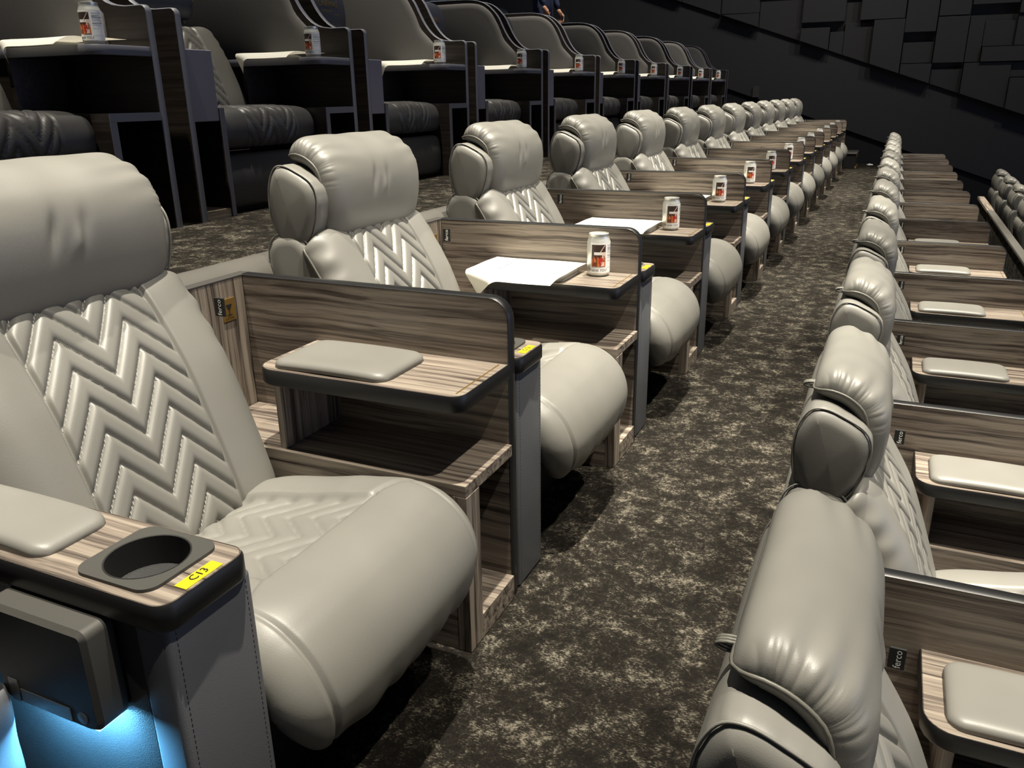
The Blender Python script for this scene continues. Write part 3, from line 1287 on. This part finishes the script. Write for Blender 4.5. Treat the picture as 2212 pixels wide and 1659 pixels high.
# brass plate: glass symbol
mb = MB()
for dy in (-0.012, 0.012):
    pass
mb.add([(-1.4113, 1.4525 + y * 0.8, 0.655 + (z - 0.621) * 0.8) for y, z in ((-0.013, 0.638), (0.013, 0.638), (0.0015, 0.620), (0.0015, 0.608), (0.011, 0.606), (0.011, 0.604), (-0.011, 0.604), (-0.011, 0.606), (-0.0015, 0.608), (-0.0015, 0.620))],
       [(0, 1, 2, 9), (9, 2, 3, 8), (8, 3, 4, 5, 6, 7)], M['ink'])
glass_me = mb.mesh('glass_symbol')
vs, fs = text_geo('A STAND', 0.0068)
mb = MB()
mb.add([(-1.4113, 1.4525 + v.x, 0.6345 + v.y) for v in vs], fs, M['ink'])
stand_me = mb.mesh('lettering')
for o in list(bpy.data.objects):
    b = o.name.split('.')[0]
    if b == 'maker_tag':
        link('lettering', tag_me, o)
    elif b == 'brass_plate':
        link('glass_symbol', glass_me, o)
        link('lettering', stand_me, o)

# ------------------------------------------------------------------ cans and printed sheets of the middle row
proto_can = make_can()
first_can = True


def place_can(x, y, z, label, grp, rz=0.0):
    global first_can
    if first_can:
        first_can = False
        c = proto_can
        c.location = (x, y, z)
        c['label'] = label
        c['group'] = grp
    else:
        c = dup(proto_can, (x, y, z), label, grp)
    c.rotation_euler = (0, 0, rz)
    return c


rng = random.Random(2)
for k in range(1, 13):
    x = -0.822 + rng.uniform(-0.006, 0.006)
    place_can(x, 1.448 + k + rng.uniform(-0.008, 0.008), 0.5872, 'white-labelled drink can on the middle-row table, ' + ('nearest can there' if k == 1 else ('farthest can there' if k == 12 else ORD[k - 1] + ' can from the near end')),
              'drink cans of the middle row', rng.uniform(-0.12, 0.12) if k > 1 else 0.0)

# printed sheet: corner curled under
sm = sheet(-1.195, -0.872, 1.180, 1.502, 0.6135, 1.281)
vs, fs = text_geo('Opening Night', 0.020)
for s_, sz, xx in (('Opening Night', 0.018, -1.130), ('Welcome', 0.013, -1.108)):
    pass
sheet_me = sm.mesh('sheet', 180)
pr = MB()
for xx, ya, yb, w in ((-1.125, 1.28, 1.43, 0.002), (-1.103, 1.295, 1.42, 0.0045), (-1.092, 1.30, 1.41, 0.003), (-1.075, 1.32, 1.40, 0.003), (-1.063, 1.29, 1.32, 0.0015), (-1.063, 1.42, 1.44, 0.0015)):
    q = ya
    while q < yb - 0.004:
        l = rng.uniform(0.006, 0.014)
        pr.add([(xx, q, 0.6152), (xx + w, q, 0.6152), (xx + w, q + l, 0.6152), (xx, q + l, 0.6152)], [(0, 1, 2, 3)], M['greyink'])
        q += l + 0.003
print_me = pr.mesh('print')
SHEETS = []
for k in range(1, 13):
    if k in (4, 7):
        pass
    t = thing('printed_sheet', 'white printed sheet with a curled corner on the middle-row table, ' + ('nearest sheet' if k == 1 else ('farthest sheet' if k == 12 else ORD[k - 1] + ' from the near end')), 'paper', (0.0 if k == 1 else rng.uniform(-0.02, 0.012), k, 0.0), 'printed sheets of the middle row')
    link('sheet', sheet_me, t)
    link('print', print_me, t)

# ------------------------------------------------------------------ dark booths of the upper tier
PB = 1.235
XF = -2.50
CURVE = [(-2.60, 1.455), (-2.672, 1.466), (-2.728, 1.498), (-2.780, 1.556), (-2.820, 1.626), (-2.857, 1.694), (-2.913, 1.754), (-2.977, 1.795), (-3.074, 1.818), (-3.20, 1.824)]
cs, _ = spline(CURVE, 26)
TOP = [tuple(p) for p in cs]
PANEL = [(-3.62, ZD), (XF, ZD)] + arc(XF - 0.022, 1.433, 0.022, 0, 90, 5) + TOP + [(-3.62, 1.824)]
UP_C = [(-2.707, 1.345), (-2.707, 1.435), (-2.750, 1.477), (-2.806, 1.534), (-2.836, 1.60), (-2.868, 1.66), (-2.915, 1.728), (-2.990, 1.778), (-3.08, 1.795), (-3.20, 1.797)]
us_, _ = spline(UP_C[1:], 22)
UPH = [(-3.55, 1.30), (-2.707, 1.30)] + [tuple(p) for p in us_] + [(-3.55, 1.797)]


def make_booth():
    """origin at the near face of the booth's table-side partition, y=0"""
    t = thing('booth', 'x', 'booth')
    for nm, y0 in (('partition', 0.0), ('partition', 0.135)):
        mb = MB()
        mb.prism(PANEL, 'y', y0, y0 + 0.028, M['dark_wood'])
        p = mb.build(nm, t)
        mb = MB()
        mb.rim(PANEL, 'y', y0, y0 + 0.028, M['edge_grey'], 0.003, 0.005)
        mb.build('edge_band', p, 40)
        if y0 == 0.0:
            up = MB()
            lo = [(UPH, -0.001), (UPH, -0.006), (inset(UPH, 0.006), -0.013), (inset(UPH, 0.018), -0.020), (inset(UPH, 0.04), -0.024)]
            n = len(UPH)
            vs, fs = [], []
            for pl, a in lo:
                vs += [(q[0], a, q[1]) for q in pl]
            for k in range(len(lo) - 1):
                for i in range(n):
                    j = (i + 1) % n
                    fs.append((k * n + i, k * n + j, (k + 1) * n + j, (k + 1) * n + i))
            fs.append(tuple((len(lo) - 1) * n + i for i in range(n)))
            up.add(vs, fs, M['booth_cloth'])
            up.build('upholstered_pad', p, 60)
    # back of the gap
    mb = MB()
    mb.box(-3.62, -3.0, 0.028, 0.135, ZD, 1.40, M['dark_wood'])
    mb.build('filler', t)
    tb = rrect(-3.14, -2.505, -0.238, -0.001, (0.0, 0.0, 0.05, 0.05))
    mb = MB()
    mb.prism(tb, 'z', 1.285, 1.3165, M['dark_wood'])
    tt = mb.build('table_top', t)
    mb = MB()
    mb.rim(tb, 'z', 1.284, 1.3162, M['edge_grey'], 0.003, 0.004)
    mb.build('edge_band', tt, 40)
    me, bd, _ = cushion('table_pad', [(-3.05, 1.336), (-2.95, 1.339), (-2.85, 1.339), (-2.75, 1.336)], -1, 0.09, -0.118, 0.020, 0.0001, 30, 40, 10, 0.5, 12, 0.5, 0.03, 0.2, None, M['leather'])
    link('table_pad', me, t)
    mb = MB()
    mb.box(-2.99, -2.97, -0.22, -0.001, 1.091, 1.284, M['dark_wood'])
    mb.build('table_post', t)
    mb = MB()
    mb.box(-3.42, -3.40, -0.90, 0.0, ZD, 1.50, M['matt_black'])
    mb.build('back_board', t)
    # shelf
    mb = MB()
    mb.box(-3.23, XF, -0.232, -0.001, 1.064, 1.091, M['dark_wood'])
    sh = mb.build('shelf_top', t)
    mb = MB()
    mb.box(XF - 0.001, XF + 0.003, -0.232, -0.001, 1.063, 1.0915, M['edge_grey'])
    mb.build('edge_band', sh)
    mb = MB()
    mb.box(-3.23, XF, -0.232, -0.205, ZD, 1.064, M['dark_wood'])
    st = mb.build('side_panel', t)
    mb = MB()
    mb.box(XF - 0.001, XF + 0.003, -0.2325, -0.2045, ZD + 0.001, 1.064, M['edge_grey'])
    mb.build('edge_band', st)
    # armrest block on the other side of the far partition
    mb = MB()
    mb.box(-3.05, -2.53, 0.163, 0.330, 1.05, 1.318, M['booth_block'], 0.003)
    mb.build('armrest_block', t)
    mb = MB()
    mb.box(-3.2, -2.525, 0.330, 0.352, ZD, 1.10, M['dark_wood'])
    kp = mb.build('knee_panel', t)
    mb = MB()
    mb.box(-2.526, -2.521, 0.3295, 0.3525, ZD + 0.001, 1.1005, M['edge_grey'])
    mb.build('edge_band', kp)
    mb = MB()
    mb.box(-3.2, -2.53, 0.163, 0.330, ZD, ZD + 0.035, M['wood_y'], 0.001)
    mb.build('plinth', t)
    return t


def d_leg(U, V, y, t):
    half = 0.16
    inn = np.clip((half - np.abs(y)) / 0.006, 0, 1)
    a = np.abs(y)
    tri = np.abs(a - half / 2) / (half / 2)
    ph = (t + 0.02 + 0.15 * tri) / 0.085
    fr = ph - np.floor(ph)
    d = inn * ((1 - np.abs(2 * fr - 1) ** 4) ** 0.8 * 0.012 - 0.008)
    d -= 0.007 * g(np.abs(y) - half, 0.0045)
    return d


def make_booth_seat():
    t = thing('booth_recliner', 'x', 'recliner')
    yc = -0.555
    me, bd, _ = cushion('legrest_upper', [(-2.90, 1.085), (-2.78, 1.102), (-2.66, 1.104), (-2.585, 1.088), (-2.552, 1.040), (-2.550, 0.98), (-2.565, 0.925)], -1, 0.316, yc, 0.035, 0.05, 110, 90, 12, 0.5, 12, 0.5, 0.02, 0.1, d_leg, M['dark_leather'])
    l1 = link('legrest', me, t)
    me, bd, _ = cushion('legrest_lower', [(-2.62, 0.918), (-2.575, 0.905), (-2.556, 0.86), (-2.550, 0.80), (-2.556, 0.72), (-2.575, 0.672)], -1, 0.316, yc, 0.03, 0.03, 40, 40, 12, 0.5, 12, 0.5, 0.02, 0.1, None, M['dark_leather'])
    link('legrest', me, t)
    me, bd, _ = cushion('backrest', [(-2.90, 1.06), (-2.945, 1.18), (-3.01, 1.32), (-3.075, 1.43), (-3.105, 1.475)], 1, 0.30, yc, 0.05, 0.05, 110, 90, 7, 0.5, 12, 0.5, 0.06, 0.2, d_back, M['booth_leather'])
    bk = link('backrest', me, t)
    mb = MB()
    mb.tube(thin(bd, 0.015), 0.0035, M['piping'], 6, True)
    mb.build('piping', bk, 180)
    me, bd, _ = cushion('headrest', [(-3.125, 1.475), (-3.10, 1.55), (-3.105, 1.66), (-3.135, 1.74), (-3.19, 1.77), (-3.23, 1.74)], 1, 0.205, yc, 0.05, 0.03, 50, 50, 8, 0.5, 12, 0.5, 0.03, 0.15, None, M['navy_leather'])
    hd = link('headrest', me, t)
    vs, fs = text_geo('CINEMAS', 0.045)
    mb = MB()
    mb.add([(-3.0985 - 0.012 * ((v.y + 0.01) / 0.03) * 0.2, yc + v.x, 1.648 + v.y) for v in vs], fs, M['gold'])
    vs, fs = text_geo('PREMIUM', 0.022)
    mb.add([(-3.0990, yc + v.x - 0.015, 1.606 + v.y) for v in vs], fs, M['gold'])
    mb.box(-3.0995, -3.0985, yc + 0.055, yc + 0.105, 1.5925, 1.5955, M['gold'])
    mb.build('lettering', hd)
    mb = MB()
    mb.box(-3.135, -3.132, yc + 0.201, yc + 0.212, 1.575, 1.61, M['gold'])
    mb.build('side_tag', hd)
    mb = MB()
    mb.box(-3.15, -2.62, yc - 0.30, yc + 0.30, ZD, 0.90, M['matt_black'])
    mb.build('base', t)
    return t


pb = make_booth()
ps = make_booth_seat()
for k in range(-1, 10):
    n = k + 1
    y = 2.36 + PB * k
    w = 'nearest' if k <= 0 else ('farthest' if k == 9 else ORD[k] + ' from the near end')
    bl = 'dark booth with curved partition on the upper tier, ' + (w if k >= 0 else 'cut off by the frame')
    rl = 'charcoal booth recliner with chevron legrest on the upper tier, ' + w
    if k == -1:
        pb.location = (0, y, 0)
        pb['label'] = bl
        pb['group'] = 'dark booths'
        continue
    b = dup(pb, (0, y, 0), bl, 'dark booths')
    if k == 9:
        for ch in list(b.children):
            if ch.name.split('.')[0] in ('armrest_block', 'knee_panel', 'plinth', 'filler'):
                for gch in list(ch.children):
                    bpy.data.objects.remove(gch)
                bpy.data.objects.remove(ch)
    if k == 0:
        s = ps
        s.location = (0, y, 0)
        s['label'] = rl
        s['group'] = 'booth recliners'
    else:
        s = dup(ps, (0, y, 0), rl, 'booth recliners')
    place_can(-2.585 if k else -2.575, y - 0.175, 1.3168, 'white-labelled drink can on a booth table, ' + w + ' can of the booths', 'drink cans of the booths', -0.3 + rng.uniform(-0.12, 0.12))
bsm = sheet(-2.985, -2.62, -0.335, -0.030, 1.3425, -0.243, 3.5)
bs_me = bsm.mesh('sheet', 180)
for k in range(10):
    y = 2.36 + PB * k
    w = 'nearest' if k == 0 else ('farthest' if k == 9 else ORD[k] + ' from the near end')
    o = link('printed_sheet', bs_me)
    o.location = (0.0 if k else 0.04, y, 0.0)
    tag(o, 'white sheet hanging over the edge of a booth table, ' + w, 'paper', 'sheets on the booth tables')

# ------------------------------------------------------------------ low carpeted wall in front of the right-hand row
t = thing('low_wall', 'low carpeted wall with a grey cap in front of the right-hand row', 'wall', (0, 0, 0))
mb = MB()
mb.box(0.985, 1.03, -1.0, 11.35, ZB, -0.115, M['carpet'])
mb.build('carpeted_side', t)
mb = MB()
mb.box(0.975, 1.04, -1.0, 10.05, -0.115, -0.085, M['grey_vinyl'], 0.006)
mb.build('cap', t, 40)
mb = MB()
mb.box(0.972, 1.043, 10.055, 11.36, -0.115, -0.083, M['wood_y'], 0.003)
c2 = mb.build('cap', t)
c2['label'] = 'wooden end piece of the cap'

# ------------------------------------------------------------------ step at the far end, wrapper on the floor
t = thing('step_block', 'black step with grey tread at the far end of the aisle', 'step', (0, 0, 0))
mb = MB()
mb.box(-0.70, -0.53, 13.85, 14.55, 0.0, 0.215, M['matt_black'], 0.004)
mb.build('body', t)
mb = MB()
mb.box(-0.71, -0.52, 13.84, 14.56, 0.215, 0.235, M['grey_vinyl'], 0.004)
mb.build('tread', t)
mb = MB()
mb.box(-0.532, -0.515, 13.84, 14.56, 0.0, 0.03, M['gold'], 0.002)
mb.box(-0.532, -0.526, 13.84, 14.56, 0.17, 0.20, M['gold'], 0.002)
mb.build('brass_edging', t)
bm = bmesh.new()
bmesh.ops.create_icosphere(bm, subdivisions=3, radius=0.05)
r_ = random.Random(3)
for v in bm.verts:
    v.co *= r_.uniform(0.65, 1.15)
    v.co.z = abs(v.co.z) * 0.5
me = bpy.data.meshes.new('wrapper')
bm.to_mesh(me)
bm.free()
me.materials.append(M['white'])
o = link('crumpled_wrapper', me)
o.location = (-0.34, 14.6, 0.001)
tag(o, 'crumpled white wrapper on the carpet at the end of the aisle', 'wrapper')

# ------------------------------------------------------------------ lamp box on the end armrest, bag below it
t = thing('step_light', 'black box lamp with blue light below, on the C13 armrest side', 'lamp', (0, 0, 0))
mb = MB()
mb.prism(rrect(-0.965, -0.785, 0.405, 0.552, (0.012, 0.012, 0.02, 0.022)), 'y', 0.508, 0.5555, M['plastic'], 0.006)
hs = mb.build('housing', t, 40)
mb = MB()
mb.box(-0.925, -0.835, 0.5068, 0.5082, 0.412, 0.432, M['label_grey'])
mb.build('metal_label', t)
mb = MB()
mb.box(-0.945, -0.928, 0.5066, 0.5082, 0.410, 0.444, M['label_grey'])
mb.build('bracket', t)
mb = MB()
mb.lathe([(0.0, 0.0), (0.008, 0.0), (0.0085, 0.0015), (0.0, 0.002)], (0, 0, 0), M['label_grey'], 20)
bt = mb.build('button', t)
bt.location = (-0.815, 0.5085, 0.424)
bt.rotation_euler = (R(90), 0, 0)
mb = MB()
mb.box(-0.95, -0.80, 0.515, 0.549, 0.4030, 0.4052, M['led'])
mb.build('light_strip', t)
bl = bpy.data.lights.new('blue_glow', 'AREA')
bl.shape = 'RECTANGLE'
bl.size, bl.size_y = 0.15, 0.03
bl.energy = 6.0
bl.color = (0.16, 0.58, 1.0)
bo = bpy.data.objects.new('blue_glow', bl)
C.objects.link(bo)
bo.location = (-0.875, 0.528, 0.402)
bo.rotation_euler = (R(25), 0, 0)

me, bd, _ = cushion('bag', [(-0.945, 0.20), (-0.935, 0.33), (-0.925, 0.43), (-0.945, 0.455)], 1, 0.055, 0.455, 0.055, 0.09, 30, 40, 5, 0.5, 6, 0.5, 0.02, 0.2,
                    lambda U, V, y, t: 0.006 * vnoise(y * 60, t * 50, 2), M['post_leather'])
o = link('bag', me)
tag(o, 'corner of a dark fabric bag lit blue, below the box lamp', 'bag')

# ------------------------------------------------------------------ back row: laptop, can, person
EY = 11
t = thing('laptop', 'open black laptop with a white emblem behind the dark booths', 'laptop', (-4.30, 11.05, ZE + 0.889))
mb = MB()
mb.box(-0.10, 0.10, -0.14, 0.14, 0.0, 0.012, M['plastic'], 0.003)
mb.build('keyboard_base', t)
lid = link('screen_lid', MB().box(0.0, 0.008, -0.14, 0.14, 0.0, 0.20, M['matt_black'], 0.003).mesh('lid'), t)
lid.location = (0.10, 0, 0.010)
lid.rotation_euler = (0, R(-24), 0)
mb = MB()
pts = [(0.0165 * math.cos(a) * (1 + 0.12 * math.cos(2 * a)), 0.10 + 0.0185 * math.sin(a) - 0.004 * math.exp(-(math.cos(a) / 0.3) ** 2) * (1 if math.sin(a) > 0 else -1)) for a in np.linspace(0, 2 * math.pi, 30)[:-1]]
mb.prism(pts, 'x', 0.0075, 0.0088, M['white'])
leaf = [(0.001 + 0.006 * math.cos(a), 0.1225 + 0.0035 * math.sin(a) + 0.003 * math.cos(a)) for a in np.linspace(0, 2 * math.pi, 12)[:-1]]
mb.prism(leaf, 'x', 0.0075, 0.0088, M['white'])
mb.build('emblem', lid)
place_can(-4.16, 9.44, ZE + 0.5875, 'white can on a back-row table behind the booths', 'drink cans of the back row')


def skin_body(name, verts, edges, radii, m, root=0, sub=2):
    me = bpy.data.meshes.new(name)
    me.from_pydata(verts, edges, [])
    o = bpy.data.objects.new(name, me)
    C.objects.link(o)
    o.modifiers.new('skin', 'SKIN')
    if not me.skin_vertices:
        bpy.context.view_layer.objects.active = o
        bpy.ops.mesh.customdata_skin_add()
    for i, r in enumerate(radii):
        me.skin_vertices[0].data[i].radius = (r, r) if not isinstance(r, tuple) else r
        me.skin_vertices[0].data[i].use_root = (i == root)
    s = o.modifiers.new('sub', 'SUBSURF')
    s.levels = s.render_levels = sub
    dg = bpy.context.evaluated_depsgraph_get()
    m2 = bpy.data.meshes.new_from_object(o.evaluated_get(dg))
    bpy.data.objects.remove(o)
    m2.materials.clear()
    m2.materials.append(m)
    m2.polygons.foreach_set('use_smooth', [True] * len(m2.polygons))
    return m2


PV = [(0, 0, 0.95), (0, 0, 1.12), (0, 0, 1.33), (0, 0, 1.46), (0, 0, 1.53), (0.01, 0, 1.62), (0.01, 0, 1.71),
      (0, 0.17, 1.42), (0.02, 0.23, 1.16), (0.10, 0.22, 0.93), (0, -0.17, 1.42), (0.02, -0.23, 1.16), (0.10, -0.22, 0.93),
      (0, 0.10, 0.88), (0.02, 0.11, 0.50), (-0.01, 0.11, 0.09), (0.12, 0.12, 0.05), (0, -0.10, 0.88), (0.02, -0.11, 0.50), (-0.01, -0.11, 0.09), (0.12, -0.12, 0.05)]
PE = [(0, 1), (1, 2), (2, 3), (3, 4), (4, 5), (5, 6), (2, 7), (7, 8), (8, 9), (2, 10), (10, 11), (11, 12), (0, 13), (13, 14), (14, 15), (15, 16), (0, 17), (17, 18), (18, 19), (19, 20)]
PR = [0.13, 0.125, 0.14, 0.07, 0.05, 0.085, 0.075, 0.07, 0.048, 0.034, 0.07, 0.048, 0.034, 0.09, 0.062, 0.045, 0.035, 0.09, 0.062, 0.045, 0.035]
px, py = -3.84, 9.36
t = thing('person', 'person in navy clothing standing among the back row seats', 'person', (px, py, ZE))
link('body', skin_body('body', PV, PE, PR, M['navy_cloth']), t)
hv = [(0.01, 0, 1.56), (0.015, 0, 1.64), (0.01, 0, 1.72), (0.10, 0, 1.635)]
link('head', skin_body('head', hv, [(0, 1), (1, 2), (1, 3)], [0.062, 0.088, 0.075, 0.016], M['skin']), t)
link('hair', skin_body('hair', [(-0.035, 0, 1.60), (-0.02, 0, 1.69), (0.02, 0, 1.745)], [(0, 1), (1, 2)], [0.075, 0.088, 0.07], M['hair']), t)
for sg in (-1, 1):
    hvz = [(0.10, 0.22 * sg, 0.93), (0.125, 0.22 * sg, 0.87)]
    he = [(0, 1)]
    hr = [0.026, 0.030]
    for q in range(4):
        b = len(hvz)
        hvz += [(0.115 + 0.018 * q * 0.9, 0.22 * sg, 0.845), (0.120 + 0.018 * q * 0.9, 0.215 * sg, 0.80 + 0.004 * abs(q - 1)), (0.116 + 0.018 * q * 0.9, 0.205 * sg, 0.775 + 0.006 * abs(q - 1))]
        he += [(1, b), (b, b + 1), (b + 1, b + 2)]
        hr += [0.009, 0.0085, 0.0075]
    b = len(hvz)
    hvz += [(0.155, 0.21 * sg, 0.875), (0.172, 0.20 * sg, 0.845)]
    he += [(1, b), (b, b + 1)]
    hr += [0.010, 0.008]
    link('hand', skin_body('hand', hvz, he, hr, M['skin'], 1), t)
